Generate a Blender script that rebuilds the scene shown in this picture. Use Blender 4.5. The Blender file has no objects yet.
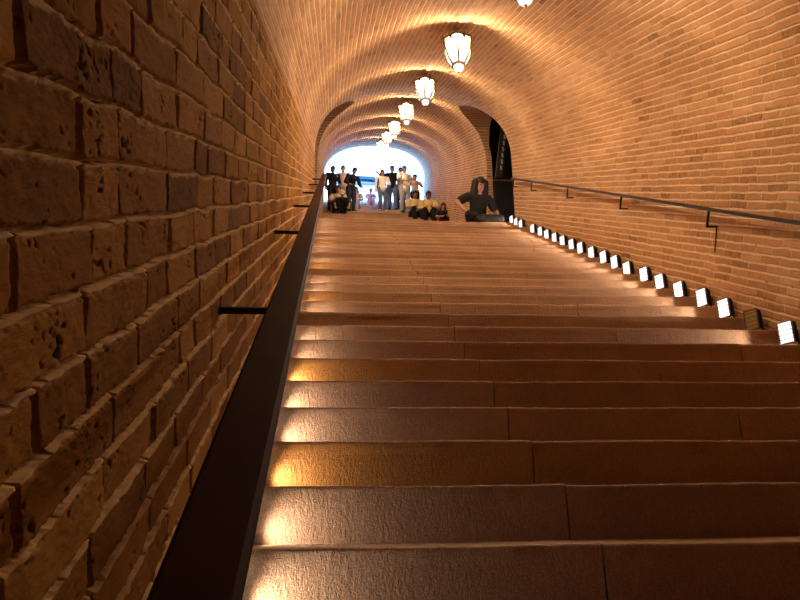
import bpy, bmesh, math, random
import numpy as np
from mathutils import Vector, Matrix, Quaternion
random.seed(7); rng = np.random.default_rng(11)
sc = bpy.context.scene
COL = sc.collection
R = math.radians
# ------------------------------------------------------------------ frames
SL = R(29.0)                                   # slope of the stairs
CR = R(25.8)                                   # slope of the brick courses and of the vault
D = Vector((0, math.cos(SL), math.sin(SL))); N = Vector((0, -math.sin(SL), math.cos(SL)))
A = Vector((0, math.cos(CR), math.sin(CR))); M = Vector((0, -math.sin(CR), math.cos(CR)))
EYE = Vector((0, 0, 1.08 / math.cos(SL)))
STEP = 0.37; TR = STEP * math.cos(SL); RI = STEP * math.sin(SL)
Q_TOP = 12.36; Y_TOP = Q_TOP * math.cos(SL); Z_TOP = Q_TOP * math.sin(SL)   # edge of the landing
LAND = 2.35; Y2 = Y_TOP + LAND; Z2 = Z_TOP + RI; N2 = 48
def T(x, a, m): return Vector((x, EYE.y, EYE.z)) + A * a + M * m
def S(x, q, n): return Vector((x, 0, 0)) + D * q + N * n
def xl(a): return -0.285 - 0.009 * a
def xr(a): return 2.93 + 0.012 * a + (0.022 * (a - 14) if a > 14 else 0)
M_S = 0.67; RISE = 1.28; M_B = -2.3             # springing, rise of the vault, foot of the walls
V0 = 0.028; ROW = 0.0745
Y_J1, Y_J2 = Y_TOP + 0.14, Y2 - 0.1             # jambs of the cross passage
def a_at(y, m): return (y + m * math.sin(CR)) / math.cos(CR)
A_END = 30.0; A_BACK = -3.2
# ------------------------------------------------------------------ object helpers
def tag(o, label=None, cat=None, group=None, kind=None):
    if label: o['label'] = label
    if cat: o['category'] = cat
    if group: o['group'] = group
    if kind: o['kind'] = kind
    return o
def empty(name, loc=(0, 0, 0), rz=0, label=None, cat=None, group=None):
    o = bpy.data.objects.new(name, None); COL.objects.link(o)
    o.location = loc; o.rotation_euler = (0, 0, rz); o.empty_display_size = .1
    return tag(o, label, cat, group)
def link(name, me, mat=None, parent=None, smooth=False):
    if mat:
        me.materials.clear(); me.materials.append(mat)
    if smooth: me.polygons.foreach_set('use_smooth', [True] * len(me.polygons))
    o = bpy.data.objects.new(name, me); COL.objects.link(o)
    if parent: o.parent = parent
    return o
def obj(name, bm, mat, parent=None, smooth=False):
    me = bpy.data.meshes.new(name); bm.normal_update(); bm.to_mesh(me); bm.free()
    return link(name, me, mat, parent, smooth)
def box(bm, c, s, rot=None, bev=0.0, seg=2):
    g = bmesh.ops.create_cube(bm, size=1.0); vs = g['verts']
    bmesh.ops.scale(bm, vec=s, verts=vs)
    if bev > 0:
        es = list({e for v in vs for e in v.link_edges})
        r = bmesh.ops.bevel(bm, geom=es, offset=bev, segments=seg, affect='EDGES', profile=.5)
        vs = list({v for v in r['verts']} | {v for f in r['faces'] for v in f.verts} | {v for v in vs if v.is_valid})
    if rot is not None: bmesh.ops.rotate(bm, cent=(0, 0, 0), matrix=rot, verts=vs)
    bmesh.ops.translate(bm, vec=c, verts=vs)
def basis(d):
    d = d.normalized(); u = d.orthogonal().normalized(); return u, d.cross(u)
def tube(bm, p0, p1, r0, r1=None, n=12, caps=True):
    p0, p1 = Vector(p0), Vector(p1); r1 = r0 if r1 is None else r1
    u, w = basis(p1 - p0); rings = []
    for p, r in ((p0, r0), (p1, r1)):
        rings.append([bm.verts.new(p + (u * math.cos(k * 2 * math.pi / n) + w * math.sin(k * 2 * math.pi / n)) * r) for k in range(n)])
    for k in range(n): bm.faces.new((rings[0][k], rings[0][(k + 1) % n], rings[1][(k + 1) % n], rings[1][k]))
    if caps: bm.faces.new(rings[0][::-1]); bm.faces.new(rings[1])
def lathe(bm, prof, n=24, c=(0, 0, 0), rot=0.0, close=True):
    c = Vector(c); rings = []
    for r, z in prof:
        rings.append([bm.verts.new(c + Vector((r * math.cos(rot + k * 2 * math.pi / n), r * math.sin(rot + k * 2 * math.pi / n), z))) for k in range(n)])
    for a, b in zip(rings, rings[1:]):
        for k in range(n): bm.faces.new((a[k], a[(k + 1) % n], b[(k + 1) % n], b[k]))
    if close: bm.faces.new(rings[0][::-1]); bm.faces.new(rings[-1])
def ball(bm, c, r, rot=None, u=16, v=10):
    if not hasattr(r, '__len__'): r = (r, r, r)
    g = bmesh.ops.create_uvsphere(bm, u_segments=u, v_segments=v, radius=1.0); vs = g['verts']
    bmesh.ops.scale(bm, vec=r, verts=vs)
    if rot is not None: bmesh.ops.rotate(bm, cent=(0, 0, 0), matrix=rot, verts=vs)
    bmesh.ops.translate(bm, vec=c, verts=vs)
def capsule(bm, p0, p1, r0, r1, n=12):
    p0, p1 = Vector(p0), Vector(p1)
    tube(bm, p0, p1, r0, r1, n); ball(bm, p0, r0, u=n, v=8); ball(bm, p1, r1, u=n, v=8)
def fuse(bm, voxel):                                    # joins overlapping volumes into one continuous surface
    me = bpy.data.meshes.new('tmp'); bm.to_mesh(me); bm.free()
    o = bpy.data.objects.new('tmp', me); COL.objects.link(o)
    md = o.modifiers.new('r', 'REMESH'); md.mode = 'VOXEL'; md.voxel_size = voxel
    sm = o.modifiers.new('s', 'SMOOTH'); sm.factor = .5; sm.iterations = 2
    dg = bpy.context.evaluated_depsgraph_get(); dg.update()
    out = bpy.data.meshes.new_from_object(o.evaluated_get(dg))
    bpy.data.objects.remove(o); bpy.data.meshes.remove(me)
    return out
# ------------------------------------------------------------------ materials
class Nt:
    def __init__(s, name):
        s.m = bpy.data.materials.new(name); s.m.use_nodes = True; s.t = s.m.node_tree; s.t.nodes.clear()
        s.out = s.n('ShaderNodeOutputMaterial'); s.b = s.n('ShaderNodeBsdfPrincipled'); s.l(s.b.outputs[0], s.out.inputs[0])
    def n(s, k, **kw):
        x = s.t.nodes.new(k)
        for a, v in kw.items(): setattr(x, a, v)
        return x
    def l(s, a, b): s.t.links.new(a, b)
    def math(s, op, a, b=None, clamp=False):
        x = s.n('ShaderNodeMath', operation=op, use_clamp=clamp)
        for i, v in enumerate((a, b)):
            if v is None: continue
            if isinstance(v, (int, float)): x.inputs[i].default_value = v
            else: s.l(v, x.inputs[i])
        return x.outputs[0]
    def mix(s, f, a, b, blend='MIX'):
        x = s.n('ShaderNodeMix', data_type='RGBA', blend_type=blend)
        for sock, v in ((x.inputs[0], f), (x.inputs[6], a), (x.inputs[7], b)):
            if isinstance(v, (int, float)): sock.default_value = v
            elif isinstance(v, tuple): sock.default_value = (*v, 1)
            else: s.l(v, sock)
        return x.outputs[2]
    def noise(s, vec, scale, detail=4, rough=.55):
        x = s.n('ShaderNodeTexNoise'); x.inputs['Scale'].default_value = scale
        x.inputs['Detail'].default_value = detail; x.inputs['Roughness'].default_value = rough
        if vec is not None: s.l(vec, x.inputs['Vector'])
        return x.outputs['Fac']
    def ramp(s, f, stops):
        x = s.n('ShaderNodeValToRGB'); e = x.color_ramp.elements
        while len(e) < len(stops): e.new(.5)
        for k, (p, c) in enumerate(stops): e[k].position = p; e[k].color = (*c, 1)
        s.l(f, x.inputs[0]); return x.outputs[0]
    def bump(s, h, dist, strength=1.0, prev=None):
        x = s.n('ShaderNodeBump'); x.inputs['Distance'].default_value = dist; x.inputs['Strength'].default_value = strength
        s.l(h, x.inputs['Height'])
        if prev is not None: s.l(prev, x.inputs['Normal'])
        return x.outputs[0]
def plain(name, col, rough=.6, metal=0.0, var=.15, scale=30, bump=0.0, spec=.35):
    t = Nt(name); co = t.n('ShaderNodeTexCoord').outputs['Object']
    f = t.noise(co, scale)
    dk = tuple(c * (1 - var) for c in col); lt = tuple(min(1, c * (1 + var)) for c in col)
    t.l(t.mix(f, dk, lt), t.b.inputs['Base Color'])
    t.b.inputs['Specular IOR Level'].default_value = spec; t.b.inputs['Roughness'].default_value = rough; t.b.inputs['Metallic'].default_value = metal
    if bump: t.l(t.bump(f, bump), t.b.inputs['Normal'])
    return t.m
def lamp(name, col, watts, parent, loc, radius=.02, rot=None, cone=None, blend=.3):
    l = bpy.data.lights.new(name, 'SPOT' if cone else 'POINT'); l.energy = watts; l.color = col; l.shadow_soft_size = radius
    if cone: l.spot_size = R(cone); l.spot_blend = blend
    o = bpy.data.objects.new(name, l); COL.objects.link(o); o.parent = parent; o.location = loc
    if rot: o.rotation_euler = rot
    return o
def lit_glass(name, col, strength, clear):
    t = Nt(name); t.t.nodes.remove(t.b); e = t.n('ShaderNodeEmission'); co = t.n('ShaderNodeTexCoord').outputs['Object']
    f = t.noise(co, 18, 3); t.l(t.mix(f, tuple(x * .8 for x in col), col), e.inputs[0]); e.inputs[1].default_value = strength
    tr = t.n('ShaderNodeBsdfTransparent'); mx = t.n('ShaderNodeMixShader'); mx.inputs[0].default_value = 1 - clear
    t.l(tr.outputs[0], mx.inputs[1]); t.l(e.outputs[0], mx.inputs[2]); t.l(mx.outputs[0], t.out.inputs[0]); return t.m
def glow(name, col, strength, grid=0.0):
    t = Nt(name); t.t.nodes.remove(t.b); e = t.n('ShaderNodeEmission')
    co = t.n('ShaderNodeTexCoord').outputs['Object']
    f = t.noise(co, 25, 2); c = t.mix(f, tuple(x * .92 for x in col), col)
    t.l(c, e.inputs[0]); e.inputs[1].default_value = strength; t.l(e.outputs[0], t.out.inputs[0]); return t.m
BR = [(0.0, (.17, .080, .032)), (.10, (.31, .155, .064)), (.26, (.42, .215, .094)), (.60, (.48, .255, .118)), (.85, (.56, .315, .155)), (1.0, (.64, .40, .22))]
def brick_mat(name, length=.25, stops=BR, mortar=(.88, .68, .44), bed=.0105, dist=.010, row=.0620):
    t = Nt(name); uv = t.n('ShaderNodeUVMap'); uv.uv_map = 'UVMap'
    nz = t.n('ShaderNodeTexNoise'); nz.inputs['Scale'].default_value = 6; nz.inputs['Detail'].default_value = 4; t.l(uv.outputs[0], nz.inputs['Vector'])
    sub = t.n('ShaderNodeVectorMath', operation='SUBTRACT'); t.l(nz.outputs['Color'], sub.inputs[0]); sub.inputs[1].default_value = (.5, .5, .5)
    scl = t.n('ShaderNodeVectorMath', operation='MULTIPLY'); t.l(sub.outputs[0], scl.inputs[0]); scl.inputs[1].default_value = (.05, .024, 0)
    add = t.n('ShaderNodeVectorMath', operation='ADD'); t.l(uv.outputs[0], add.inputs[0]); t.l(scl.outputs[0], add.inputs[1])
    b = t.n('ShaderNodeTexBrick'); t.l(add.outputs[0], b.inputs['Vector'])
    b.offset = .43; b.offset_frequency = 2; b.squash = .86; b.squash_frequency = 3
    b.inputs['Color1'].default_value = (0, 0, 0, 1); b.inputs['Color2'].default_value = (1, 1, 1, 1); b.inputs['Mortar'].default_value = (.5, .5, .5, 1)
    b.inputs['Scale'].default_value = 1; b.inputs['Mortar Size'].default_value = .005; b.inputs['Mortar Smooth'].default_value = .5
    b.inputs['Bias'].default_value = 0; b.inputs['Brick Width'].default_value = length; b.inputs['Row Height'].default_value = row
    sp = t.n('ShaderNodeSeparateXYZ'); t.l(add.outputs[0], sp.inputs[0])
    fr = t.math('FRACT', t.math('DIVIDE', sp.outputs[1], row)); ed = t.math('MULTIPLY', t.math('SUBTRACT', .5, t.math('ABSOLUTE', t.math('SUBTRACT', fr, .5))), row)
    lump = t.noise(uv.outputs[0], 14, 4); big = t.noise(uv.outputs[0], 1.1, 3); fine = t.noise(uv.outputs[0], 60, 5, .65)
    bedm = t.math('SUBTRACT', 1.0, t.math('DIVIDE', t.math('SUBTRACT', ed, t.math('MULTIPLY', lump, bed * .8)), bed * .55), True)
    v = t.math('ADD', t.math('MULTIPLY', b.outputs['Color'], .62), .20)
    v = t.math('ADD', v, t.math('MULTIPLY', t.math('SUBTRACT', t.noise(uv.outputs[0], 17, 5, .7), .5), .75))
    v = t.math('ADD', v, t.math('MULTIPLY', t.math('SUBTRACT', big, .5), .9))
    v = t.math('ADD', v, t.math('MULTIPLY', t.math('SUBTRACT', fine, .5), .5), True)
    col = t.ramp(v, stops)
    perp = t.math('MULTIPLY', b.outputs['Fac'], t.math('ADD', t.math('MULTIPLY', lump, 1.6), -.45, True))
    mf = t.math('MAXIMUM', t.math('MULTIPLY', bedm, .9), perp)
    mcol = t.mix(fine, tuple(c * .72 for c in mortar), mortar)
    chip = t.math('MULTIPLY', t.math('ADD', b.outputs['Fac'], bedm, True), t.math('MULTIPLY', t.math('SUBTRACT', t.noise(uv.outputs[0], 11, 5, .7), .60), 9.0, True), True)
    t.l(t.mix(t.math('MULTIPLY', chip, .75), t.mix(mf, col, mcol), (.09, .04, .018)), t.b.inputs['Base Color']); t.b.inputs['Roughness'].default_value = .95
    t.b.inputs['Specular IOR Level'].default_value = .06
    h = t.math('ADD', t.math('SUBTRACT', 1.0, t.math('MAXIMUM', bedm, b.outputs['Fac'])), t.math('MULTIPLY', fine, .6))
    h = t.math('ADD', h, t.math('MULTIPLY', b.outputs['Color'], .4)); h = t.math('ADD', h, t.math('MULTIPLY', lump, .8))
    t.l(t.bump(h, dist * 1.3, .9), t.b.inputs['Normal'])
    return t.m
def brick_geo_mat(name):                                # for the wall whose bricks are modelled; reads the brick number and joint mask
    t = Nt(name); a = t.n('ShaderNodeAttribute'); a.attribute_name = 'tint'; m = t.n('ShaderNodeAttribute'); m.attribute_name = 'joint'
    p = t.n('ShaderNodeAttribute'); p.attribute_name = 'pit'
    uv = t.n('ShaderNodeUVMap'); uv.uv_map = 'UVMap'
    mp = t.n('ShaderNodeMapping'); t.l(uv.outputs[0], mp.inputs[0]); mp.inputs['Scale'].default_value = (.5, 1.0, 1)
    fine = t.noise(mp.outputs[0], 130, 6, .7); mid = t.noise(mp.outputs[0], 26, 5, .6); mid = t.math('ADD', t.math('MULTIPLY', mid, .6), t.math('MULTIPLY', t.noise(mp.outputs[0], 9, 4, .6), .5))
    v = t.math('ADD', a.outputs['Fac'], t.math('MULTIPLY', t.math('SUBTRACT', mid, .5), .75))
    v = t.math('ADD', v, t.math('MULTIPLY', t.math('SUBTRACT', fine, .5), .55), True)
    col = t.ramp(v, [(0.0, (.085, .030, .005)), (.28, (.225, .092, .014)), (.5, (.31, .135, .021)), (.75, (.375, .174, .030)), (1.0, (.47, .245, .056))])  # weaker light on this wall is put into these darker brick colours
    mc = t.mix(fine, (.48, .28, .11), (.84, .56, .27))
    c = t.mix(m.outputs['Fac'], col, mc)
    c = t.mix(p.outputs['Fac'], c, (.09, .035, .014))
    t.l(c, t.b.inputs['Base Color']); t.b.inputs['Roughness'].default_value = .95; t.b.inputs['Specular IOR Level'].default_value = .04
    h = t.math('ADD', fine, t.math('MULTIPLY', mid, 1.2))
    t.l(t.bump(h, .004, .8), t.b.inputs['Normal'])
    return t.m
def stone_mat(name):
    t = Nt(name); co = t.n('ShaderNodeTexCoord').outputs['Object']
    mp = t.n('ShaderNodeMapping'); t.l(co, mp.inputs[0]); mp.inputs['Scale'].default_value = (1.0, .6, .45)
    f = t.noise(mp.outputs[0], 85, 5, .65); g = t.noise(co, 2.2, 4); sp = t.noise(co, 260, 3)
    rnd = t.n('ShaderNodeObjectInfo').outputs['Random']
    v = t.math('ADD', t.math('MULTIPLY', g, .55), t.math('MULTIPLY', f, .25))
    v = t.math('ADD', v, t.math('MULTIPLY', rnd, .25)); v = t.math('ADD', v, t.math('MULTIPLY', t.math('SUBTRACT', sp, .5), 1.1), True)
    c = t.ramp(v, [(.10, (.15, .080, .040)), (.38, (.35, .20, .105)), (.62, (.48, .285, .155)), (.92, (.68, .45, .27))])
    t.l(c, t.b.inputs['Base Color'])
    t.l(t.math('ADD', .44, t.math('MULTIPLY', g, .25)), t.b.inputs['Roughness'])
    t.l(t.bump(t.math('ADD', f, t.math('MULTIPLY', sp, .7)), .010, .9), t.b.inputs['Normal'])
    return t.m
M_BRICK = brick_mat('vault_brick')
M_BRICKR = brick_mat('right_wall_brick', .235, bed=.0115)
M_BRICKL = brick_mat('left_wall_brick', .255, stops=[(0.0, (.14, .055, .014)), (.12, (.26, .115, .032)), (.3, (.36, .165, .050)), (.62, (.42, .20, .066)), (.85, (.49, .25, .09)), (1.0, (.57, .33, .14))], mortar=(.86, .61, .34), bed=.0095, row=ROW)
M_BRICKN = brick_geo_mat('near_brick_dimmed')
M_STONE = stone_mat('stair_stone')
M_RAIL = plain('brown_bronze', (.048, .016, .005), .6, 0, .25, 14, .001, .02)
M_RAILR = plain('dark_bronze', (.030, .014, .006), .6, 0, .15, 30, 0, .12)
M_BLACK = plain('black_steel', (.016, .012, .010), .45, .4)
M_GREY = plain('grey_steel', (.20, .18, .16), .4, .7)
M_BRASS = plain('aged_brass', (.36, .26, .12), .38, .85)
M_CAGE = plain('dark_brass', (.07, .055, .03), .6, 0, .2, 30, 0, .1)
M_LAN = lit_glass('lantern_glass', (1.0, .96, .84), 1.5, .60)
M_FLO = glow('flood_glass', (1.0, .95, .88), 1.5)
M_FLOW = glow('warm_flood_glass', (1.0, .80, .50), 1.0)
M_OFF = plain('unlit_glass', (.50, .40, .22), .2)
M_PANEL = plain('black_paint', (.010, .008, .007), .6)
# ------------------------------------------------------------------ tunnel shell
def grid_mesh(name, P, UV, mat, flip=False, smooth=True):
    nu, nv = len(P), len(P[0])
    co = np.array([[tuple(p) for p in row] for row in P], dtype=np.float32).reshape(-1, 3) if not isinstance(P, np.ndarray) else P.reshape(-1, 3).astype(np.float32)
    uv = np.array(UV, dtype=np.float32).reshape(-1, 2)
    i = np.arange(nu - 1)[:, None] * nv + np.arange(nv - 1)[None, :]
    q = np.stack([i, i + 1, i + nv + 1, i + nv], -1).reshape(-1, 4)
    if flip: q = q[:, ::-1]
    me = bpy.data.meshes.new(name); nf = len(q)
    me.vertices.add(len(co)); me.vertices.foreach_set('co', co.ravel())
    me.loops.add(nf * 4); me.loops.foreach_set('vertex_index', q.ravel().astype(np.int32))
    me.polygons.add(nf); me.polygons.foreach_set('loop_start', np.arange(0, nf * 4, 4, dtype=np.int32)); me.polygons.foreach_set('loop_total', np.full(nf, 4, dtype=np.int32))
    me.update(calc_edges=True)
    ul = me.uv_layers.new(name='UVMap'); ul.data.foreach_set('uv', uv[q.ravel()].ravel())
    if smooth: me.polygons.foreach_set('use_smooth', np.ones(nf, dtype=bool))
    me.materials.append(mat); me.validate()
    return me
def join_meshes(name, mes, mat):
    bm = bmesh.new()
    for m in mes: bm.from_mesh(m); bpy.data.meshes.remove(m)
    me = bpy.data.meshes.new(name); bm.to_mesh(me); bm.free(); me.materials.clear(); me.materials.append(mat)
    return me
def struct(name, me):
    o = bpy.data.objects.new(name, me); COL.objects.link(o); o['kind'] = 'structure'; return o
def lerp(a, b, t): return a + (b - a) * t
PHI_A = math.pi / 2 - R(33)                    # the side openings rise to 33 degrees from the crown
PHI = [PHI_A * k / 28 for k in range(28)] + [PHI_A + (math.pi - 2 * PHI_A) * k / 28 for k in range(28)] + [math.pi - PHI_A + PHI_A * k / 28 for k in range(29)]
NPH = len(PHI) - 1
EXPN = 2 / 2.3                                          # a little boxier than an ellipse
def ca(p): c = math.cos(p); return math.copysign(abs(c) ** EXPN, c)
def sa(p): return abs(math.sin(p)) ** EXPN
def arc_tab():
    L = [0.0]; hw = 1.65
    for p, q in zip(PHI, PHI[1:]):
        L.append(L[-1] + math.hypot(hw * (ca(q) - ca(p)), RISE * (sa(q) - sa(p))))
    return L
ARC = arc_tab()
def open_g(phi):
    ph = min(phi, math.pi - phi)
    if ph >= PHI_A: return 0.0
    t = 1 - ph / PHI_A                                  # 1 at the springing
    return (1 - (1 - t) ** 2.3) ** .52
YM, HW = (Y_J1 + Y_J2) / 2, (Y_J2 - Y_J1) / 2
def vault_pt(phi, a):
    xc, hw = (xl(a) + xr(a)) / 2, (xr(a) - xl(a)) / 2
    return T(xc + hw * ca(phi), a, M_S + RISE * sa(phi))
def vault_piece(a_of0, a_of1, na):
    P, UV = [], []
    for j in range(na + 1):
        row, uv = [], []
        for k in range(NPH + 1):
            phi = PHI[k]; a = lerp(a_of0(phi), a_of1(phi), j / na)
            row.append(vault_pt(phi, a)); uv.append((a, V0 + M_S + (ARC[k] if 1 else 0)))
        P.append(row); UV.append(uv)
    return grid_mesh('v', P, UV, M_BRICK)
def a_open(phi, sgn):
    m = M_S + RISE * sa(phi); return a_at(YM + sgn * HW * open_g(phi), m)
struct('ceiling', join_meshes('ceiling', [vault_piece(lambda p: A_BACK, lambda p: a_open(p, -1), 70), vault_piece(lambda p: a_open(p, 1), lambda p: A_END, 70)], M_BRICK))
def wall_piece(xf, af0, af1, na, mat, flip=False, nm=24):
    P, UV = [], []
    for j in range(na + 1):
        row, uv = [], []
        for k in range(nm + 1):
            m = lerp(M_B, M_S, k / nm); a = lerp(af0(m), af1(m), j / na)
            row.append(T(xf(a), a, m)); uv.append((a, m - V0 + 40 * ROW))
        P.append(row); UV.append(uv)
    return grid_mesh('w', P, UV, mat, flip)
j1 = lambda m: a_at(Y_J1, m); j2 = lambda m: a_at(Y_J2, m)
struct('wall_right', join_meshes('wall_right', [wall_piece(xr, lambda m: A_BACK, j1, 40, M_BRICKR), wall_piece(xr, j2, lambda m: A_END, 40, M_BRICKR)], M_BRICKR))
A_N = 6.4                                               # up to here the left wall is modelled brick by brick
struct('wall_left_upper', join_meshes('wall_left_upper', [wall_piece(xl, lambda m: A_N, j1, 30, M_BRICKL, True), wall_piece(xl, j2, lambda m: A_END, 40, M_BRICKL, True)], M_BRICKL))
# near part of the left wall: every brick and joint in relief
def vnoise(x, y, sx, sy, seed):
    g = np.random.default_rng(seed); n = 512; tab = g.random((n, n)).astype(np.float32)
    X, Y = x / sx, y / sy; xi, yi = np.floor(X).astype(int), np.floor(Y).astype(int); fx, fy = X - xi, Y - yi
    fx = fx * fx * (3 - 2 * fx); fy = fy * fy * (3 - 2 * fy); w = lambda i, j: tab[i % n, j % n]
    return (w(xi, yi) * (1 - fx) + w(xi + 1, yi) * fx) * (1 - fy) + (w(xi, yi + 1) * (1 - fx) + w(xi + 1, yi + 1) * fx) * fy
def near_wall():
    aa = list(np.arange(A_BACK, .32, .05)); a = .33
    while a < A_N: aa.append(a); a += (min(.006, max(.0024, .0032 * a * a)) if a < 3.4 else min(.015, .006 * (a / 3.4) ** 2))
    aa.append(A_N); aa = np.array(aa)
    mm = np.array(list(np.arange(M_B, -1.3, .03)) + list(np.arange(-1.3, -.62, .0045)) + list(np.arange(-.62, M_S, .0028)) + [M_S])
    a, m = np.meshgrid(aa, mm, indexing='ij')
    wob = (vnoise(a, m, .11, .2, 1) - .5) * .010 + (vnoise(a, m, .03, .03, 2) - .5) * .004
    mv = m - V0 + wob + 60 * ROW
    row = np.floor(mv / ROW).astype(int); fy = mv - row * ROW
    g = np.random.default_rng(5); nrow = row.max() + 1
    bid = np.zeros_like(row); ex = np.zeros_like(a); wd = np.zeros_like(a)
    for r in range(row.min(), nrow):
        x, ed = A_BACK - 1 + g.random() * .2, []
        while x < A_N + 1.2: ed.append(x); x += g.choice([.285, .27, .255, .145, .215], p=[.3, .25, .15, .2, .1])
        ed = np.array(ed); k = row == r
        aw = a[k] + (vnoise(a[k], m[k], .02, .03, 3) - .5) * .006
        i = np.clip(np.searchsorted(ed, aw) - 1, 0, len(ed) - 2)
        ex[k] = np.minimum(aw - ed[i], ed[i + 1] - aw); bid[k] = r * 997 + i
    ey = np.minimum(fy, ROW - fy)
    rag = (vnoise(a, m, .014, .012, 4) - .5) * .0050 + (vnoise(a, m, .005, .005, 14) - .5) * .0030
    e = np.minimum(np.where(fy > ROW / 2, ROW - fy - .0062, fy - .0034), ex - .0034) + rag            # distance inside a brick
    s = np.clip((e + .001) / .0045, 0, 1); s = s * s * (3 - 2 * s)
    rb = np.random.default_rng(9).random(60000).astype(np.float32); b1 = rb[bid % 60000]; b2 = rb[(bid * 7 + 3) % 60000]; b3 = rb[(bid * 13 + 5) % 60000]
    face = (b1 - .5) * .005 + (fy / ROW - .5) * (b2 - .35) * .007 + (vnoise(a, m, .06, .05, 6) - .5) * .0035 + (vnoise(a, m, .014, .007, 7) - .5) * .0016
    pitn = vnoise(a, m, .009, .0055, 8) * .6 + vnoise(a, m, .05, .05, 10) * .4
    pit = np.clip((pitn - .785) / .05, 0, 1) * s
    drip = vnoise(a, m, .012, .016, 12); pit = np.maximum(pit, np.clip((drip - .91 - .9 * np.clip(ey - .004, 0, 1) / .02) / .06, 0, 1) * s)
    mort = -.0085 + (vnoise(a, m, .02, .010, 11) - .5) * .006
    # struck joints: deep under the upper brick, flush on the lower
    isbed = ey < ex
    mort = np.where(isbed, np.where(fy > ROW / 2, -.003 + .0075 * np.exp(-((ROW - fy - .0030) / .0022) ** 2) + (vnoise(a, m, .02, .010, 11) - .5) * .004, -.015), -.017)
    h = lerp(mort, face, s) - pit * .0045
    h = h * np.clip((A_N - a) / 2.2, 0, 1) * np.clip((M_S - m) / .03, 0, 1)
    X = -.285 - .009 * a + h
    co = np.stack([X, EYE.y + A.y * a + M.y * m, EYE.z + A.z * a + M.z * m], -1)
    me = grid_mesh('wall_left', co, np.stack([a, m], -1), M_BRICKN, True)
    for nme, arr in (('tint', .18 + .64 * b3), ('joint', 1 - s), ('pit', pit)):
        at = me.attributes.new(nme, 'FLOAT', 'POINT'); at.data.foreach_set('value', arr.astype(np.float32).ravel())
    return me
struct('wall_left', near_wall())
# cross passage at the landing: the edge of each opening swept outwards
PATHS = {}
def passage(side, xo):
    P, UV = [], []; path = []
    z0 = Z_TOP - .9
    for sgn in (-1, 1):
        y = YM + sgn * HW; seg = []
        m_lo = (z0 - EYE.z - a_at(y, 0) * 0) ; 
        for k in range(12):                                  # straight jamb from under the landing to the springing
            m = lerp(M_B, M_S, k / 12); a = a_at(y, m); seg.append((xl(a) if side < 0 else xr(a), a, m))
        for k in range(0, 29):
            ph = PHI_A * k / 28; ph_ = ph if side > 0 else math.pi - ph
            a = a_open(ph_, sgn); xc, hw = (xl(a) + xr(a)) / 2, (xr(a) - xl(a)) / 2
            seg.append((xc + hw * ca(ph_), a, M_S + RISE * sa(ph_)))
        path += seg if sgn < 0 else seg[::-1][1:]
    L = 0; prev = None; PATHS[side] = [(T(*q).y, T(*q).z) for q in path]
    for x, a, m in path:
        p = T(x, a, m)
        if prev is not None: L += math.hypot(p.y - prev.y, p.z - prev.z)
        prev = p
        xe = max(x, xr(12.4)) + .12 if side > 0 else min(x, xl(12.4)) - .12
        P.append([p] + [Vector((lerp(x, xe, t), p.y, p.z)) for t in (.06, .3, .6, 1)])
        UV.append([(0, L)] + [(abs(lerp(x, xe, t) - x), L) for t in (.06, .3, .6, 1)])
    return grid_mesh('p', P, UV, M_BRICK, side < 0, False)
struct('wall_right_passage', passage(1, 8.0)); struct('wall_left_passage', passage(-1, -4.5))
def quad(name, pts, mat):
    bm = bmesh.new(); bm.faces.new([bm.verts.new(p) for p in pts])
    uv = bm.loops.layers.uv.new('UVMap')
    for f in bm.faces:
        for l in f.loops: l[uv].uv = (l.vert.co.x + l.vert.co.y, l.vert.co.z)
    o = obj(name, bm, mat); o['kind'] = 'structure'; return o
M_HALL_SHADE = plain('hall_shade', (.030, .016, .008), .85, 0, .3, 8, .004)  # near-black colour stands in for the shade inside the halls
def hall(name, side, x1):                               # hall behind each opening, its darkness put into the wall colour
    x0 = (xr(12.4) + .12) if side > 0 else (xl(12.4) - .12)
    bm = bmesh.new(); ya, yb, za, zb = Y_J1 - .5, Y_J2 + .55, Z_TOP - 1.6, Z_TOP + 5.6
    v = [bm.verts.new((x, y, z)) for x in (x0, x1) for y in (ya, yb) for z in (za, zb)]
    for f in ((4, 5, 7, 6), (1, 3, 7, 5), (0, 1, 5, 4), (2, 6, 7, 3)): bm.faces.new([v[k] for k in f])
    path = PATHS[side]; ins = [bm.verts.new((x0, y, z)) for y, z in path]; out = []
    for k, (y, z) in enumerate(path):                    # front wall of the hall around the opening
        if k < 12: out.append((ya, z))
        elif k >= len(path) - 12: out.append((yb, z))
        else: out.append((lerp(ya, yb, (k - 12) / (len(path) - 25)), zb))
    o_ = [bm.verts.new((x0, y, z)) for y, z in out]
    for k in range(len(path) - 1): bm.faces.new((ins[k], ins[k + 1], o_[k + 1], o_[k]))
    o = obj(name, bm, M_HALL_SHADE); o['kind'] = 'structure'
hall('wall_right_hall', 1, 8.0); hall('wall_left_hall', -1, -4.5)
pb = [T(xl(A_BACK) - .3, A_BACK, M_B), T(xr(A_BACK) + .3, A_BACK, M_B), T(xr(A_BACK) + .3, A_BACK, 2.2), T(xl(A_BACK) - .3, A_BACK, 2.2)]
quad('light_block_back', pb, M_BRICK)  # added unseen behind the camera to keep sky light out of the tunnel
def floor_slab(name, x0, x1, y0, y1, z, th=.15):
    bm = bmesh.new(); box(bm, ((x0 + x1) / 2, (y0 + y1) / 2, z - th / 2), (x1 - x0, y1 - y0, th)); o = obj(name, bm, M_STONE); o['kind'] = 'structure'
floor_slab('floor_landing', -4.4, 7.9, Y_TOP + TR + .001, Y2 + .3, Z_TOP)
K0 = -4                                                  # lowest step built, counted from the camera
floor_slab('floor_lower', xl(0) - .1, xr(0) + .1, -4.2, (2.37 + K0 * STEP) * math.cos(SL) + .05, (2.37 + K0 * STEP) * math.sin(SL) - RI)
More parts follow.
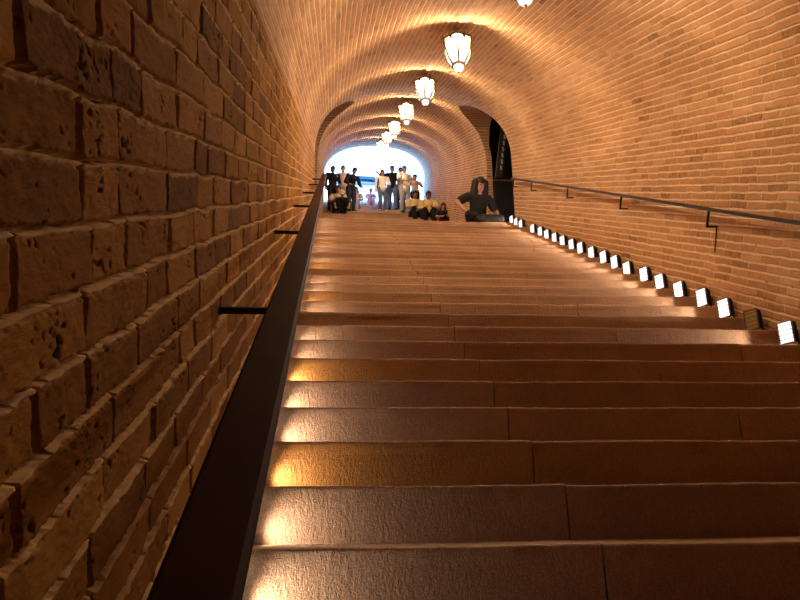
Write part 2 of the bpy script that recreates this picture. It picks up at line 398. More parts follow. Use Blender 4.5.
floor_slab('floor_plaza', -12, 16, Y2 + (N2 - 1) * TR + .34, 60, Z2 + (N2 - 1) * RI, .3)
# ------------------------------------------------------------------ stairs
def step_mesh(x0, x1, joints, seed):
    g = random.Random(seed); bm = bmesh.new(); r = .013
    prof = [(0.002, -RI - .02), (0.002, -.05), (0, -.028)] + [(r - r * math.cos(t), -r + r * math.sin(t)) for t in [k * math.pi / 8 for k in range(5)]] + [(TR * .5, 0), (TR + .025, .001), (TR + .025, -RI - .02)]
    cuts = [x0] + joints + [x1]
    for i in range(len(cuts) - 1):
        a, b = cuts[i] + (.0025 if i else 0), cuts[i + 1] - (.0025 if i < len(cuts) - 2 else 0)
        n = max(2, int((b - a) / .05)); rings = []; ph = g.random() * 9; dz = g.uniform(-.002, .002); dy = g.uniform(-.003, .003)
        for k in range(n + 1):
            x = lerp(a, b, k / n)
            wy = .0022 * math.sin(x * 9 + ph) + g.uniform(-.0016, .0016) + dy; wz = .0016 * math.sin(x * 6 + ph * 2) + g.uniform(-.0012, .0012) + dz
            ring = []
            for j, (y, z) in enumerate(prof):
                nose = 2 <= j <= 7
                ring.append(bm.verts.new((x, y + (wy if nose else 0), z + (wz if nose or j == 8 else 0))))
            rings.append(ring)
        for p, q in zip(rings, rings[1:]):
            for j in range(len(prof)):
                j2_ = (j + 1) % len(prof); bm.faces.new((p[j], q[j], q[j2_], p[j2_]))
        bm.faces.new(rings[0]); bm.faces.new(rings[-1][::-1])
    return bm
stairs = empty('staircase', (0, 0, 0), 0, 'wide flight of brown stone steps rising from the foreground to the landing', 'stairs')
K_TOP = round((Q_TOP - 2.37) / STEP)
for k in range(K0, K_TOP + 1):
    q = 2.37 + k * STEP; y, z = q * math.cos(SL), q * math.sin(SL); a = a_at(y, 0)
    jts = [.775 + .012 * math.sin(k * 1.7)]
    if k % 2: jts.append(1.83 + .03 * math.sin(k))
    if k % 3 == 0: jts.append(2.45 + .05 * math.sin(k * 2.3))
    o = obj('step', step_mesh(xl(a) - .008, xr(a) + .008, jts, k), M_STONE, stairs, False); o.location = (0, y, z)
st2 = empty('staircase', (0, Y2, Z_TOP), 0, 'farther flight of reddish steps beyond the landing, leading to the bright tunnel mouth', 'stairs')
for k in range(0, N2):
    y, z = Y2 + k * TR, Z2 + k * RI; a = a_at(y, -1)
    o = obj('step', step_mesh(xl(a) - .008, xr(a) + .008, [1.0, 2.1], 100 + k), M_STONE, st2); o.location = (0, k * TR, RI + k * RI)
def bed(name, y0, z0, n):                               # unseen black slab added under each flight, blocks sky light through the joints
    bm = bmesh.new(); L = n * STEP
    v = [bm.verts.new(Vector((x, y0, z0)) + D * q + N * h) for x in (xl(20) - .2, xr(20) + .2) for q in (-.3, L + .1) for h in (-.20, -.32)]
    for f in ((0, 1, 3, 2), (4, 6, 7, 5), (0, 2, 6, 4), (1, 5, 7, 3), (0, 4, 5, 1), (2, 3, 7, 6)): bm.faces.new([v[k] for k in f])
    o = obj(name, bm, M_PANEL); o['kind'] = 'structure'
bed('light_block_under_steps', (2.37 + K0 * STEP) * math.cos(SL), (2.37 + K0 * STEP) * math.sin(SL), K_TOP - K0 + 1)
bed('light_block_under_far_steps', Y2, Z2, N2)
# ------------------------------------------------------------------ handrails
def strip(bm, pts, w, h, x_dir, up, rr=.006):
    prof = [(-w / 2, -h / 2 + rr), (-w / 2, h / 2 - rr), (-w / 2 + rr, h / 2), (w / 2 - rr, h / 2), (w / 2, h / 2 - rr), (w / 2, -h / 2 + rr), (w / 2 - rr, -h / 2), (-w / 2 + rr, -h / 2)]
    rings = [[bm.verts.new(p + x_dir * u + up * v) for u, v in prof] for p in pts]
    for a, b in zip(rings, rings[1:]):
        for k in range(8): bm.faces.new((a[k], a[(k + 1) % 8], b[(k + 1) % 8], b[k]))
    bm.faces.new(rings[0][::-1]); bm.faces.new(rings[-1])
rl = empty('handrail', S(xl(0), 0, .7), 0, 'flat dark brown handrail along the left brick wall, running up from the foreground', 'handrail')
base = rl.location.copy()
XR_ = Vector((1, 0, 0))
def lrx(q): return -.106 - .0092 * q
bm = bmesh.new(); strip(bm, [S(lrx(q), q, .70) - base for q in [-.6 + .2 * k for k in range(0, 68)]], .078, .022, XR_, N); obj('rail', bm, M_RAIL, rl)
for q in (.5, 2.42, 4.25, 6.05, 7.85, 9.65, 11.45):
    bm = bmesh.new(); p = S(lrx(q) - .02, q, .665) - base; a = q - .3
    w = S(xl(a) - .012, q, .665) - base
    box(bm, (p + w) / 2, (abs(p.x - w.x), .018, .018), Matrix.Rotation(SL, 3, 'X'), .003)
    box(bm, S(lrx(q) - .02, q, .678) - base, (.02, .03, .026), Matrix.Rotation(SL, 3, 'X'), .003)
    obj('bracket', bm, M_BLACK, rl)
rr = empty('handrail', S(2.9, 4, .73), 0, 'slim dark handrail on angled brackets along the right brick wall', 'handrail')
base = rr.location.copy()
def rrx(q): return 2.84 + .012 * q
bm = bmesh.new(); strip(bm, [S(rrx(q), q, .735) - base for q in [1.4 + .2 * k for k in range(0, 57)]], .046, .026, XR_, N); obj('rail', bm, M_RAILR, rr)
for q in (2.3, 4.1, 5.9, 7.7, 9.5, 11.3, 12.5):
    bm = bmesh.new(); x = rrx(q); a = q - .3
    p0, p1 = S(x, q, .72) - base, S(x, q, .60) - base; p2 = S(xr(a) + .01, q, .60) - base
    rot = Matrix.Rotation(SL, 3, 'X')
    box(bm, (p0 + p1) / 2, (.018, .018, .135), rot, .003); box(bm, (p1 + p2) / 2, ((p2 - p1).x + .018, .018, .018), rot, .003)
    obj('bracket', bm, M_BLACK, rr)
bm = bmesh.new(); q = 5.9; tube(bm, S(xr(5.6) - .006, q, .60), S(xr(5.6) - .006, q - .02, .40), .005, n=8); tube(bm, S(xr(5.6) - .006, q, .6), S(xr(5.6) + .02, q, .62), .005, n=8)
tag(obj('cable', bm, M_BLACK), 'short dark cable hanging down the right brick wall below the nearest visible rail bracket', 'cable')
# ------------------------------------------------------------------ floodlights
def make_flood(lens_mat, kind, watts, cone):
    root = empty('floodlight')
    bm = bmesh.new(); box(bm, (0, -.022, .105), (.100, .040, .135), None, .006)
    for k in range(5): box(bm, (-.034 + .017 * k, -.050, .105), (.006, .022, .11))
    obj('housing', bm, M_BLACK, root)
    bm = bmesh.new()
    for x in (-.051, .051): box(bm, (x, .002, .105), (.007, .014, .142), None, .002)
    for z in (.035, .175): box(bm, (0, .002, z), (.108, .014, .007), None, .002)
    obj('front_frame', bm, M_GREY, root)
    bm = bmesh.new(); box(bm, (0, .0005, .105), (.094, .003, .130)); obj('lens', bm, lens_mat, root)
    bm = bmesh.new()
    for k in range(4): box(bm, (0, .009, .060 + .030 * k), (.098, .004, .0045))
    obj('grille', bm, M_GREY, root)
    bm = bmesh.new()
    for x in (-.060, .060): box(bm, (x, -.022, .062), (.004, .018, .10))
    box(bm, (0, -.022, .012), (.124, .018, .004)); obj('yoke', bm, M_BLACK, root)
    bm = bmesh.new(); box(bm, (0, -.022, .005), (.06, .05, .010), None, .003); tube(bm, (.03, -.022, .006), (.085, -.04, .006), .004, n=8); obj('foot', bm, M_BLACK, root)
    if kind != 'off': lamp('bulb', (1.0, .82, .68) if kind == 'white' else (1.0, .58, .22), watts, root, (0, .016, .075 if cone > 140 else .045), .012, (R(90), 0, 0), cone, .3 if cone > 140 else 1.0)
    return root
def copy_tree(o, parent=None):
    c = o.copy(); COL.objects.link(c)
    if parent: c.parent = parent
    for ch in list(o.children): copy_tree(ch, c)
    return c
protos = {}
ORD = ['first', 'second', 'third', 'fourth', 'fifth', 'sixth', 'seventh', 'eighth', 'ninth', 'tenth', 'eleventh', 'twelfth', 'thirteenth', 'fourteenth', 'fifteenth', 'sixteenth', 'seventeenth', 'eighteenth', 'nineteenth', 'twentieth', 'twenty-first', 'twenty-second', 'twenty-third', 'twenty-fourth', 'twenty-fifth', 'twenty-sixth', 'twenty-seventh', 'twenty-eighth', 'twenty-ninth', 'thirtieth', 'thirty-first', 'thirty-second']
def flood(kind, loc, d, label, group, watts=5.5, cone=172):
    m = {'white': M_FLO, 'warm': M_FLOW, 'off': M_OFF}[kind]
    key = (kind, watts)
    if key not in protos: o = protos[key] = make_flood(m, kind, watts, cone)
    else: o = copy_tree(protos[key])
    o.location = loc; d = Vector(d).normalized()
    o.rotation_euler = (0, 0, math.atan2(-d.x, d.y)); tag(o, label, 'floodlight', group); return o
n = 0
for k in range(6, K_TOP + 1):
    q = 2.37 + k * STEP; y, z = q * math.cos(SL), q * math.sin(SL)
    if k == 24: continue                                 # one lamp is missing near the landing
    kind = 'off' if k == 7 else 'white'
    lab = 'unlit floodlight with yellowish bars, second from the bottom of the right-hand row' if k == 7 else \
        ('bright floodlight nearest the right edge of the picture, lowest in the right-hand row' if k == 6 else
         'lit white floodlight at the right wall, %s from the bottom of the row' % ORD[n])
    if k == K_TOP: lab = 'lit white floodlight topmost in the right-hand row, at the landing edge'
    flood(kind, (xr(q) - .085 + random.uniform(-.012, .012), y + .13 + random.uniform(-.02, .02), z), (-.95 + random.uniform(-.04, .04), -.32, 0), lab, 'floodlights up the right wall'); n += 1
n = 0
for k in range(-1, K_TOP + 1):
    q = 2.37 + k * STEP; y, z = q * math.cos(SL), q * math.sin(SL)
    kind = 'warm' if k in (1, 4, 9, 13, 18) else ('off' if k in (7, 12, 15, 20) else 'white')
    flood(kind, (xl(q) + .04, y + .262 + random.uniform(-.02, .01), z), (1, random.uniform(.0, .16), 0), 'floodlight tucked under the left handrail, %s from the foreground' % ORD[n], 'floodlights hidden along the left wall', 3.6, 125); n += 1
# ------------------------------------------------------------------ lanterns
def make_lantern():
    root = empty('lantern')                              # origin at the ceiling hook, lantern hangs below
    bm = bmesh.new(); lathe(bm, [(.045, 0.02), (.045, -.012), (.012, -.025)], 16); obj('ceiling_rose', bm, M_BRASS, root)
    bm = bmesh.new()
    for k in range(4):
        for i in range(10):
            t0, t1 = i * math.pi / 5, (i + 1) * math.pi / 5
            f = lambda t: Vector(((.012 * math.cos(t)) * (k % 2), (.012 * math.cos(t)) * (1 - k % 2), -.036 - .025 * k + .016 * math.sin(t)))
            tube(bm, f(t0), f(t1), .003, n=6, caps=False)
    obj('chain', bm, M_BRASS, root)
    n, z0 = 6, -.175
    ht = [(.178, z0), (.174, z0 - .10), (.140, z0 - .22), (.078, z0 - .33)]          # outline of the tapering cage
    bm = bmesh.new(); lathe(bm, [(.012, -.115), (.022, -.125), (.014, -.135), (.055, -.155), (.11, -.160), (.195, z0 + .004), (.197, z0 - .006), (.16, z0 - .008)], n)
    for k in range(n * 2):                               # cresting round the cap
        t = k * math.pi / n; ball(bm, (.19 * math.cos(t), .19 * math.sin(t), z0 + .014), (.013, .013, .026), u=8, v=6)
    obj('cap', bm, M_BRASS, root)
    bm = bmesh.new(); lathe(bm, [(r * .95, z) for r, z in ht], n); obj('glass', bm, M_LAN, root)
    bm = bmesh.new()
    for k in range(n):
        t = k * 2 * math.pi / n
        pts = [Vector((r * math.cos(t), r * math.sin(t), z)) for r, z in ht]
        for p, q in zip(pts, pts[1:]): tube(bm, p, q, .009, n=6)
        t2 = t + 2 * math.pi / n
        for i, rr_ in ((0, .010), (1, .006)):
            r, z = ht[i]; tube(bm, (r * math.cos(t), r * math.sin(t), z - .012 * (i == 0)), (r * math.cos(t2), r * math.sin(t2), z - .012 * (i == 0)), rr_, n=6)
        tm = (t + t2) / 2; tube(bm, (.150 * math.cos(tm), .150 * math.sin(tm), z0 - .05), (.154 * math.cos(tm), .154 * math.sin(tm), z0 - .005), .012, .02, n=6)
    obj('cage', bm, M_CAGE, root)
    bm = bmesh.new(); lathe(bm, [(.066, z0 - .322), (.082, z0 - .327), (.082, z0 - .340), (.062, z0 - .344)], 18, close=False); obj('bottom_ring', bm, M_BRASS, root)
    bm = bmesh.new(); ball(bm, (0, 0, z0 - .365), (.058, .058, .05)); obj('globe', bm, M_LAN, root)
    lamp('bulb', (1.0, .75, .475), 138.0, root, (0, 0, z0 - .065), .045)
    bm = bmesh.new(); lathe(bm, [(.004, z0 - .41), (.014, z0 - .42), (.003, z0 - .44)], 10); obj('finial', bm, M_BRASS, root)
    return root
LABS = ['brass lantern nearest the viewer, cut off by the top edge of the picture', 'largest whole brass lantern, hanging with a cage of glowing glass panes',
        'second largest whole lantern, hanging just before the side openings', 'lantern hanging over the landing, third whole one along the vault', 'small lantern just beyond the landing, fourth whole one along the vault',
        'small lantern over the far steps, next to last in the row', 'farthest small lantern, near the bright tunnel mouth']
proto = None
for i, a in enumerate((5.62, 8.55, 11.7, 14.95, 18.6, 21.9, 25.6)):
    o = proto = make_lantern() if i == 0 else proto
    if i: o = copy_tree(proto)
    o.location = T((xl(a) + xr(a)) / 2 + .04, a, M_S + RISE - .002); o.rotation_euler = (0, 0, R(20))
    tag(o, LABS[i], 'lantern', 'lanterns along the vault')
# ------------------------------------------------------------------ things in the right-hand passage
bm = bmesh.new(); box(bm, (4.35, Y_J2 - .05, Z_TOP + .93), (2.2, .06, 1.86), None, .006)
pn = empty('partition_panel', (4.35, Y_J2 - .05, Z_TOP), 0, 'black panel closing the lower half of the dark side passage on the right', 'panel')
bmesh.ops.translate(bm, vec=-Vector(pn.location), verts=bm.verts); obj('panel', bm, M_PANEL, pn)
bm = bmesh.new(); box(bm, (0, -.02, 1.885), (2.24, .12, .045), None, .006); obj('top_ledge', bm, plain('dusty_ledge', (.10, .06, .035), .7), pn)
p0, p1 = Vector((3.60, Y_J2 - .10, Z_TOP + 3.55)), Vector((3.34, Y_J2 - .10, Z_TOP + 1.93))
sb = empty('sloping_beam', p1, 0, 'dark steel beam sloping down inside the right side passage, above the black panel', 'beam')
bm = bmesh.new(); strip(bm, [Vector((0, 0, 0)), p0 - p1], .15, .10, XR_, Vector((0, 1, 0))); obj('beam', bm, plain('worn_steel', (.045, .03, .022), .5, .2), sb)
M_PALE = plain('pale_paint', (.42, .36, .30), .5)
for i in range(9):
    t = .14 + .09 * i; c = (p0 - p1) * t + Vector((.02, -.055, 0)); bm = bmesh.new(); box(bm, c, (.035, .012, .10), None, .003); obj('bolted_plate', bm, M_PALE, sb)
# ------------------------------------------------------------------ outside the far mouth
TOPZ = Z2 + (N2 - 1) * RI; YK = Y2 + N2 * TR
M_NAVY = plain('navy_canvas', (.02, .028, .05), .7); M_WHITE = plain('white_paint', (.8, .79, .76), .5)
kk = empty('kiosk', (1.15, YK + 3.0, TOPZ), 0, 'pale kiosk with a dark blue arched awning beyond the bright tunnel mouth', 'kiosk')
bm = bmesh.new(); box(bm, (0, 0, 1.1), (3.2, 1.6, 2.2), None, .02); obj('body', bm, M_WHITE, kk)
bm = bmesh.new()
for i in range(10):
    x0, x1 = -.8 + .16 * i, -.64 + .16 * i; f = lambda x: 2.30 - .10 * x * x
    v = [bm.verts.new(p) for p in ((x0, -1.2, f(x0)), (x1, -1.2, f(x1)), (x1, -.7, f(x1) + .1), (x0, -.7, f(x0) + .1), (x0, -1.2, f(x0) - .16), (x1, -1.2, f(x1) - .16), (x1, -.7, f(x1) - .06), (x0, -.7, f(x0) - .06))]
    for q in ((0, 1, 2, 3), (7, 6, 5, 4), (4, 5, 1, 0), (3, 2, 6, 7)): bm.faces.new([v[j] for j in q])
obj('awning', bm, M_NAVY, kk)
bm = bmesh.new(); box(bm, (0, -.9, 2.02), (2.4, .3, .05), None, .01); obj('counter', bm, M_GREY, kk)
# ------------------------------------------------------------------ people
SKIN = {'light': plain('skin_light', (.62, .36, .24), .55), 'tan': plain('skin_tan', (.42, .22, .13), .55), 'brown': plain('skin_brown', (.26, .125, .07), .55)}
HAIR = {'black': plain('hair_black', (.014, .010, .008), .5), 'brown': plain('hair_brown', (.06, .03, .015), .5)}
FAB = {}
def fab(name, c):
    if name not in FAB: FAB[name] = plain('cloth_' + name, c, .9, 0, .12, 60, .002)
    return FAB[name]
M_EYE = plain('eye_dark', (.02, .015, .012), .2); M_LIP = plain('lip', (.35, .13, .10), .5)
STAND = dict(pel=(0, 0, .94), wai=(0, 0, 1.08), che=(0, 0, 1.28), nec=(0, 0, 1.43), hea=(0, .015, 1.585), shL=(-.185, 0, 1.38), shR=(.185, 0, 1.38),
             elL=(-.235, -.02, 1.10), elR=(.235, -.02, 1.10), wrL=(-.245, .05, .86), wrR=(.245, .05, .86), hiL=(-.09, 0, .91), hiR=(.09, 0, .91),
             knL=(-.10, .02, .49), knR=(.10, .02, .49), anL=(-.10, -.02, .075), anR=(.10, -.02, .075), ftL=(-.12, .14, .035), ftR=(.12, .14, .035))
SIT = dict(pel=(0, 0, .10), wai=(0, .02, .25), che=(0, .06, .44), nec=(0, .08, .585), hea=(0, .11, .74), shL=(-.185, .07, .535), shR=(.185, .07, .535),
           elL=(-.26, .20, .30), elR=(.26, .20, .30), wrL=(-.12, .38, .24), wrR=(.12, .38, .24), hiL=(-.09, .02, .09), hiR=(.09, .02, .09),
           knL=(-.13, .42, .13), knR=(.13, .42, .13), anL=(-.12, .44, -.285), anR=(.12, .44, -.285), ftL=(-.13, .60, -.325), ftR=(.13, .60, -.325))
def hand(bm, w, e):                                       # palm, four unequal fingers and a thumb, slightly curled
    w, e = Vector(w), Vector(e); d = (w - e).normalized(); s = d.cross(Vector((0, 1, .2)))
    if s.length < .1: s = d.cross(Vector((1, 0, 0)))
    s.normalize(); u = s.cross(d).normalized(); c = w + d * .045
    for k in range(-2, 3): capsule(bm, w + d * .005 + s * .010 * k, w + d * .085 + s * .0165 * k, .013, .012, 8)
    for k, L in zip((-1.5, -.5, .5, 1.5), (.062, .078, .084, .072)):
        p = w + d * .088 + s * .019 * k; m = p + d * L * .5 + u * .008; t = m + d * L * .42 + u * .026
        capsule(bm, p, m, .0095, .009, 8); capsule(bm, m, t, .009, .0075, 8)
    p = w + d * .025 + s * .026; m = p + d * .03 + s * .026 + u * .012; t = m + d * .032 + s * .006 + u * .012
    capsule(bm, p, m, .012, .0105, 8); capsule(bm, m, t, .0105, .009, 8)
def person(label, loc, face, pose, over, scale, skin, hair, top, bottom, sleeve='short', hairstyle='short', shoe=(.03, .025, .02), extra=None, vox=.0085, chub=1.0, coat_len=0.0):
    J = dict(pose); J.update(over); J = {k: Vector(v) for k, v in J.items()}
    root = empty('person', loc, face, label, 'person'); root.scale = (scale,) * 3
    hd, nk = J['hea'], J['nec']; up = (hd - nk).normalized(); fw = Vector((0, 1, 0)); fw = (fw - up * fw.dot(up)).normalized(); rt = fw.cross(up)
    HR = Matrix((rt, fw, up)).transposed()
    H = lambda x, y, z: hd + rt * x + fw * y + up * z
    c = chub; bm = bmesh.new()
    ball(bm, H(0, -.008, .025), (.076, .094, .092), HR); ball(bm, H(0, .022, -.045), (.056, .066, .068), HR)          # skull, jaw
    capsule(bm, H(0, .088, .012), H(0, .104, -.018), .009, .014, 8)                                                  # nose
    for sx in (-1, 1): ball(bm, H(.077 * sx, -.005, -.005), (.012, .022, .032), HR, 10, 8)                           # ears
    for sx in (-1, 1): ball(bm, H(.030 * sx, .070, .030), (.026, .016, .010), HR, 10, 8)                             # brows
    capsule(bm, J['che'] + Vector((0, 0, .06)), H(0, -.01, -.05), .062, .054)
    capsule(bm, J['pel'], J['wai'], .125 * c, .112 * c); capsule(bm, J['wai'], J['che'], .115 * c, .125 * c)
    capsule(bm, J['che'], J['nec'] - (J['nec'] - J['che']) * .3, .125 * c, .075)
    for sd in 'LR':
        sh, el, wr = J['sh' + sd], J['el' + sd], J['wr' + sd]
        capsule(bm, J['che'] + (J['nec'] - J['che']) * .6, sh, .075, .056 * c)
        capsule(bm, sh, el, .052 * c, .040 * c); capsule(bm, el, wr, .040 * c, .028); hand(bm, wr, el)
        hi, kn, an, ft = J['hi' + sd], J['kn' + sd], J['an' + sd], J['ft' + sd]
        capsule(bm, J['pel'], hi, .11 * c, .095 * c); capsule(bm, hi, kn, .088 * c, .058 * c); cf = kn + (an - kn) * .32; capsule(bm, kn, cf, .055 * c, .055 * c); capsule(bm, cf, an, .055 * c, .038)
        capsule(bm, an + (ft - an) * .05, ft, .036, .030)
    link('body', fuse(bm, vox), SKIN[skin], root, True)
    for sx in (-1, 1):
        bm = bmesh.new(); ball(bm, H(.030 * sx, .079, .012), (.013, .009, .008), HR, 10, 8); obj('eye', bm, M_EYE, root, True)
    bm = bmesh.new(); ball(bm, H(0, .084, -.050), (.024, .008, .008), HR, 12, 8); obj('mouth', bm, M_LIP, root, True)
    # hair
    bm = bmesh.new(); ball(bm, H(0, -.014, .050), (.090, .104, .094), HR)
    if hairstyle == 'long':
        for sx in (-1, 0, 1):
            capsule(bm, H(.055 * sx, -.05 - .02 * (sx == 0), .02), H(.075 * sx, -.055, -.14), .045, .045); capsule(bm, H(.075 * sx, -.055, -.14), H(.095 * sx, -.05, -.27), .045, .028)
    elif hairstyle == 'veil':
        for sx in (-2, -1, 0, 1, 2): capsule(bm, H(.045 * sx, -.03 + .03 * abs(sx) * .5, .05), H(.065 * sx, .0 + .02 * abs(sx), -.26), .055, .05)
    elif hairstyle == 'bun': ball(bm, H(0, -.08, .12), .05)
    else:
        for sx in (-1, 1): capsule(bm, H(.055 * sx, -.05, 0), H(.05 * sx, -.07, -.05), .032, .022)
    link('hair', fuse(bm, .009), HAIR[hair], root, True)
    # top
    bm = bmesh.new(); e = .018
    low = J['pel'] + (J['pel'] - J['wai']).normalized() * coat_len
    capsule(bm, low, J['wai'], .132 * c + e, .118 * c + e); capsule(bm, J['wai'], J['che'], .118 * c + e, .128 * c + e); capsule(bm, J['che'], J['nec'] - (J['nec'] - J['che']) * .35, .128 * c + e, .078)
    for sd in 'LR':
        sh, el, wr = J['sh' + sd], J['el' + sd], J['wr' + sd]
        capsule(bm, J['che'] + (J['nec'] - J['che']) * .55, sh, .08 + e * .5, .056 * c + e)
        if sleeve == 'long': capsule(bm, sh, el, .056 * c + e, .044 * c + e); capsule(bm, el, el + (wr - el) * .93, .044 * c + e, .034 + e * .6)
        else: capsule(bm, sh, sh + (el - sh) * .62, .056 * c + e, .055 * c + e)
    link({'long': 'long_sleeved_top', 'short': 'shirt'}[sleeve], fuse(bm, .010), top, root, True)
    # trousers
    bm = bmesh.new(); e = .014
    capsule(bm, J['pel'], J['pel'] + (J['wai'] - J['pel']) * .3, .128 * c + e, .124 * c + e)
    for sd in 'LR':
        hi, kn, an = J['hi' + sd], J['kn' + sd], J['an' + sd]
        capsule(bm, J['pel'], hi, .115 * c + e, .098 * c + e); capsule(bm, hi, kn, .092 * c + e, .062 * c + e); capsule(bm, kn, kn + (an - kn) * .93, .062 * c + e, .046 + e)
    link('trousers', fuse(bm, .010), bottom, root, True)
    ms = fab('shoe%d' % int(shoe[0] * 100), shoe)
    for sd in 'LR':
        an, ft = J['an' + sd], J['ft' + sd]; bm = bmesh.new()
        capsule(bm, an + (an - ft).normalized() * .03 + Vector((0, 0, -.022)), ft, .046, .038); capsule(bm, an, an + Vector((0, 0, .02)), .05, .048); link('shoe', fuse(bm, .010), ms, root, True)
    if extra: extra(root, J, H, HR)
    return root
def cap_hat(col, brim=True):
    def f(root, J, H, HR):
        bm = bmesh.new(); ball(bm, H(0, -.015, .065), (.098, .112, .085), HR); 
        if brim: ball(bm, H(0, .12, .055), (.075, .08, .010), HR)
        link('cap', fuse(bm, .008), col, root, True)
    return f
def belt(col):
    def f(root, J, H, HR):
        bm = bmesh.new(); lathe(bm, [(.168, -.035), (.172, 0), (.168, .035), (.15, .035), (.15, -.035), (.168, -.035)], 24, J['pel'] + Vector((0, 0, .07)), close=False); obj('belt', bm, col, root, True)
    return f
def glasses(root, J, H, HR):
    bm = bmesh.new()
    for sx in (-1, 1): ball(bm, H(.032 * sx, .075, .118), (.026, .012, .018), HR, 12, 8); tube(bm, H(.058 * sx, .07, .118), H(.09 * sx, -.02, .09), .004, n=6)
    tube(bm, H(-.01, .08, .12), H(.01, .08, .12), .004, n=6); obj('sunglasses', bm, M_BLACK, root, True)
def stripe(col):
    def f(root, J, H, HR):
        bm = bmesh.new(); capsule(bm, J['shR'] + Vector((-.03, .03, .03)), J['pel'] + Vector((.19, .06, .02)), .03, .035); link('scarf', fuse(bm, .01), col, root, True)
    return f
W = fab('white', (.80, .74, .66)); CREAM = fab('cream', (.78, .64, .36)); YEL = fab('yellow', (.74, .57, .24)); BLK = fab('black', (.009, .008, .009)); DRK = fab('dark_blue', (.03, .03, .05))
JEAN = fab('jeans', (.12, .15, .20)); GRY = fab('grey', (.36, .34, .38)); PINK = fab('pink', (.75, .35, .38)); LIL = fab('lilac', (.45, .38, .48)); BEI = fab('beige', (.62, .48, .36)); PALE = fab('pale_pink', (.68, .50, .44))
FC = math.pi                                             # facing down the stairs, towards the viewer
def tread(k, dy=.16): return Y2 + k * TR + dy, Z2 + k * RI + .0015
def on(x, k, dy=.16): y, z = tread(k, dy); return (x, y, z)
armsup = dict(elR=(.30, .12, 1.30), wrR=(.20, .24, 1.52))
person('person in black standing at the far left beside the tunnel wall', on(-.18, 31), FC + .3, STAND, dict(elL=(-.22, .06, 1.12), wrL=(-.10, .24, 1.20)), 1.08, 'brown', 'black', BLK, BLK, 'long')
person('person in pale top with sunglasses pushed up, standing in the left group', on(.20, 33), FC - .1, STAND, dict(elR=(.27, .10, 1.14), wrR=(.12, .28, 1.16)), 1.08, 'light', 'brown', PALE, BEI, 'short', 'bun', extra=glasses)
person('person in black jacket leaning forward at the right of the left group', on(.50, 31), FC + .5, STAND, dict(che=(0, .10, 1.24), nec=(0, .16, 1.37), hea=(0, .24, 1.49), shL=(-.18, .12, 1.33), shR=(.18, .12, 1.33), elL=(-.30, .10, 1.08), elR=(.30, .12, 1.06), wrL=(-.24, .30, .92), wrR=(.24, .30, .92)), 1.05, 'tan', 'black', BLK, DRK, 'long')
person('person in beige top seated on the steps, centre of the left group', on(.03, 30, .12), FC, SIT, {}, 1.16, 'tan', 'brown', BEI, BLK, 'short')
CROUCH = dict(pel=(0, -.02, .22), wai=(0, .06, .33), che=(0, .16, .46), nec=(0, .24, .56), hea=(0, .33, .66), shL=(-.18, .22, .50), shR=(.18, .22, .50), elL=(-.27, .30, .30), elR=(.27, .30, .30), wrL=(-.24, .42, .12), wrR=(.24, .42, .12),
              hiL=(-.09, 0, .22), hiR=(.09, 0, .22), knL=(-.16, .30, .36), knR=(.16, .30, .36), anL=(-.13, .04, .075), anR=(.13, .04, .075), ftL=(-.14, .20, .035), ftR=(.14, .20, .035))
person('child in white cap crouching low in front of the left group', on(.17, 28, .10), FC, SIT, CROUCH, .95, 'tan', 'black', BLK, BLK, 'short', extra=cap_hat(W))
person('person in lilac top seated just right of the left group', on(.72, 34, .12), FC - .3, SIT, {}, 1.05, 'light', 'brown', LIL, GRY, 'long', 'long')
person('small child in pink seated far back near the top steps', on(1.38, 41, .12), FC, SIT, {}, .82, 'light', 'brown', PINK, PINK, 'short')
person('woman in white top and grey jeans with long dark hair, standing in mid-stair', on(1.67, 32), FC + .1, STAND, dict(elL=(-.25, .05, 1.12), wrL=(-.14, .20, 1.02), knR=(.09, .07, .49), knL=(-.11, .0, .49)), 1.02, 'tan', 'black', W, JEAN, 'long', 'long', (.72, .68, .62), extra=stripe(BLK), coat_len=.02)
person('man in black t-shirt standing behind the woman in white', on(2.10, 34), FC - .1, STAND, dict(elR=(.36, .10, 1.24), wrR=(.46, .12, 1.34)), 1.12, 'tan', 'black', BLK, JEAN, 'short')
person('man in white shirt and grey trousers standing right of the couple', on(2.47, 31), FC + .35, STAND, dict(elL=(-.24, .08, 1.12), wrL=(-.12, .27, 1.08), elR=(.24, .08, 1.12), wrR=(.12, .27, 1.04)), 1.14, 'brown', 'black', W, GRY, 'short', chub=1.12, coat_len=.08)
person('person with dark hair standing behind the man in the white shirt', on(2.44, 35), FC, STAND, {}, 1.08, 'tan', 'black', BEI, DRK, 'short')
person('youth in dark cap with pale belt and black trousers, standing at centre right', on(2.82, 30), FC, STAND, dict(elL=(-.27, .12, 1.14), wrL=(-.10, .27, 1.22), elR=(.27, .12, 1.14), wrR=(.12, .27, 1.18)), .94, 'tan', 'black', BEI, BLK, 'short', extra=lambda *a: (cap_hat(BLK)(*a), belt(W)(*a)))
person('person in cream shirt sitting on the steps, left of the yellow shirt', on(2.62, 26, .12), FC + .15, SIT, {}, 1.12, 'brown', 'black', CREAM, BLK, 'long', 'bun', chub=1.1)
person('man in yellow shirt sitting broad-shouldered on the steps near the right wall', on(3.06, 25, .12), FC - .1, SIT, {}, 1.13, 'brown', 'black', YEL, BLK, 'long', chub=1.22)
person('small dark-haired child in black sitting low, right of the yellow shirt', on(3.22, 19, .12), FC, SIT, {}, .86, 'tan', 'black', BLK, BLK, 'short', 'long')
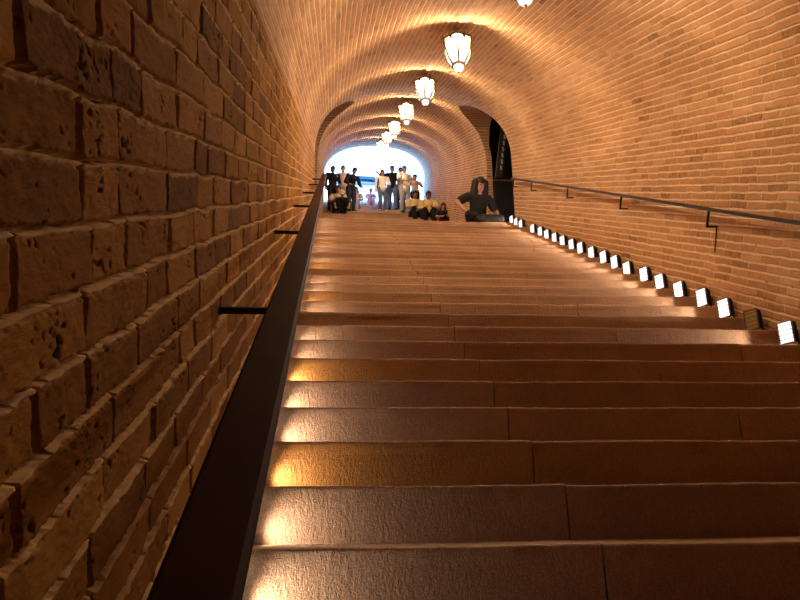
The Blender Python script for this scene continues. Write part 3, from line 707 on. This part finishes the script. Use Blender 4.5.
XLEG = dict(knL=(-.27, .26, .12), knR=(.27, .26, .12), anL=(.05, .33, .07), anR=(-.05, .25, .08), ftL=(.16, .34, .05), ftR=(-.16, .28, .05), elL=(-.34, .04, .34), elR=(.40, .08, .40), wrL=(-.28, .18, .14), wrR=(.24, .20, .17), hea=(0, .15, .73))
person('person with long black hair sitting at the landing edge before the dark side passage', (2.46, Y_TOP + .37, Z_TOP + .002), FC + .25, SIT, XLEG, 1.08, 'tan', 'black', BLK, BLK, 'short', 'veil')
# ------------------------------------------------------------------ light from the sky, camera
w = bpy.data.worlds.new('World'); sc.world = w; w.use_nodes = True
nt = w.node_tree; nt.nodes.clear(); out = nt.nodes.new('ShaderNodeOutputWorld'); bg = nt.nodes.new('ShaderNodeBackground')
tc = nt.nodes.new('ShaderNodeTexCoord'); nz = nt.nodes.new('ShaderNodeTexNoise'); nz.inputs['Scale'].default_value = 2.0; nz.inputs['Detail'].default_value = 5
rp = nt.nodes.new('ShaderNodeValToRGB'); rp.color_ramp.elements[0].position = .35; rp.color_ramp.elements[0].color = (.10, .33, 1, 1); rp.color_ramp.elements[1].position = .65; rp.color_ramp.elements[1].color = (.17, .42, 1, 1)
nt.links.new(tc.outputs['Generated'], nz.inputs['Vector']); nt.links.new(nz.outputs['Fac'], rp.inputs[0]); nt.links.new(rp.outputs[0], bg.inputs[0]); bg.inputs[1].default_value = 15.0
nt.links.new(bg.outputs[0], out.inputs[0])
F = 700.0
d = Vector(((338 - 400) / F, (300 - 152) / F, -1)).normalized(); x = Vector(((7900 - 400) / F, (300 - 405) / F, -1)); x = (x - d * x.dot(d)).normalized(); n_ = x.cross(d)
Wm = Matrix((Vector((1, 0, 0)), D, N)).transposed(); Cm = Matrix((x, d, n_)).transposed()
Rwc = Cm @ Wm.transposed()
cam = bpy.data.cameras.new('Camera'); cam.lens = F * 36 / 800; cam.sensor_width = 36; cam.clip_start = .02; cam.clip_end = 300
co = bpy.data.objects.new('Camera', cam); COL.objects.link(co); co.matrix_world = Matrix.Translation(EYE) @ Rwc.transposed().to_4x4(); sc.camera = co
vs = sc.view_settings; vs.view_transform = 'Standard'; vs.look = 'None'; vs.gamma = 1; vs.use_curve_mapping = False; vs.exposure = 0.6
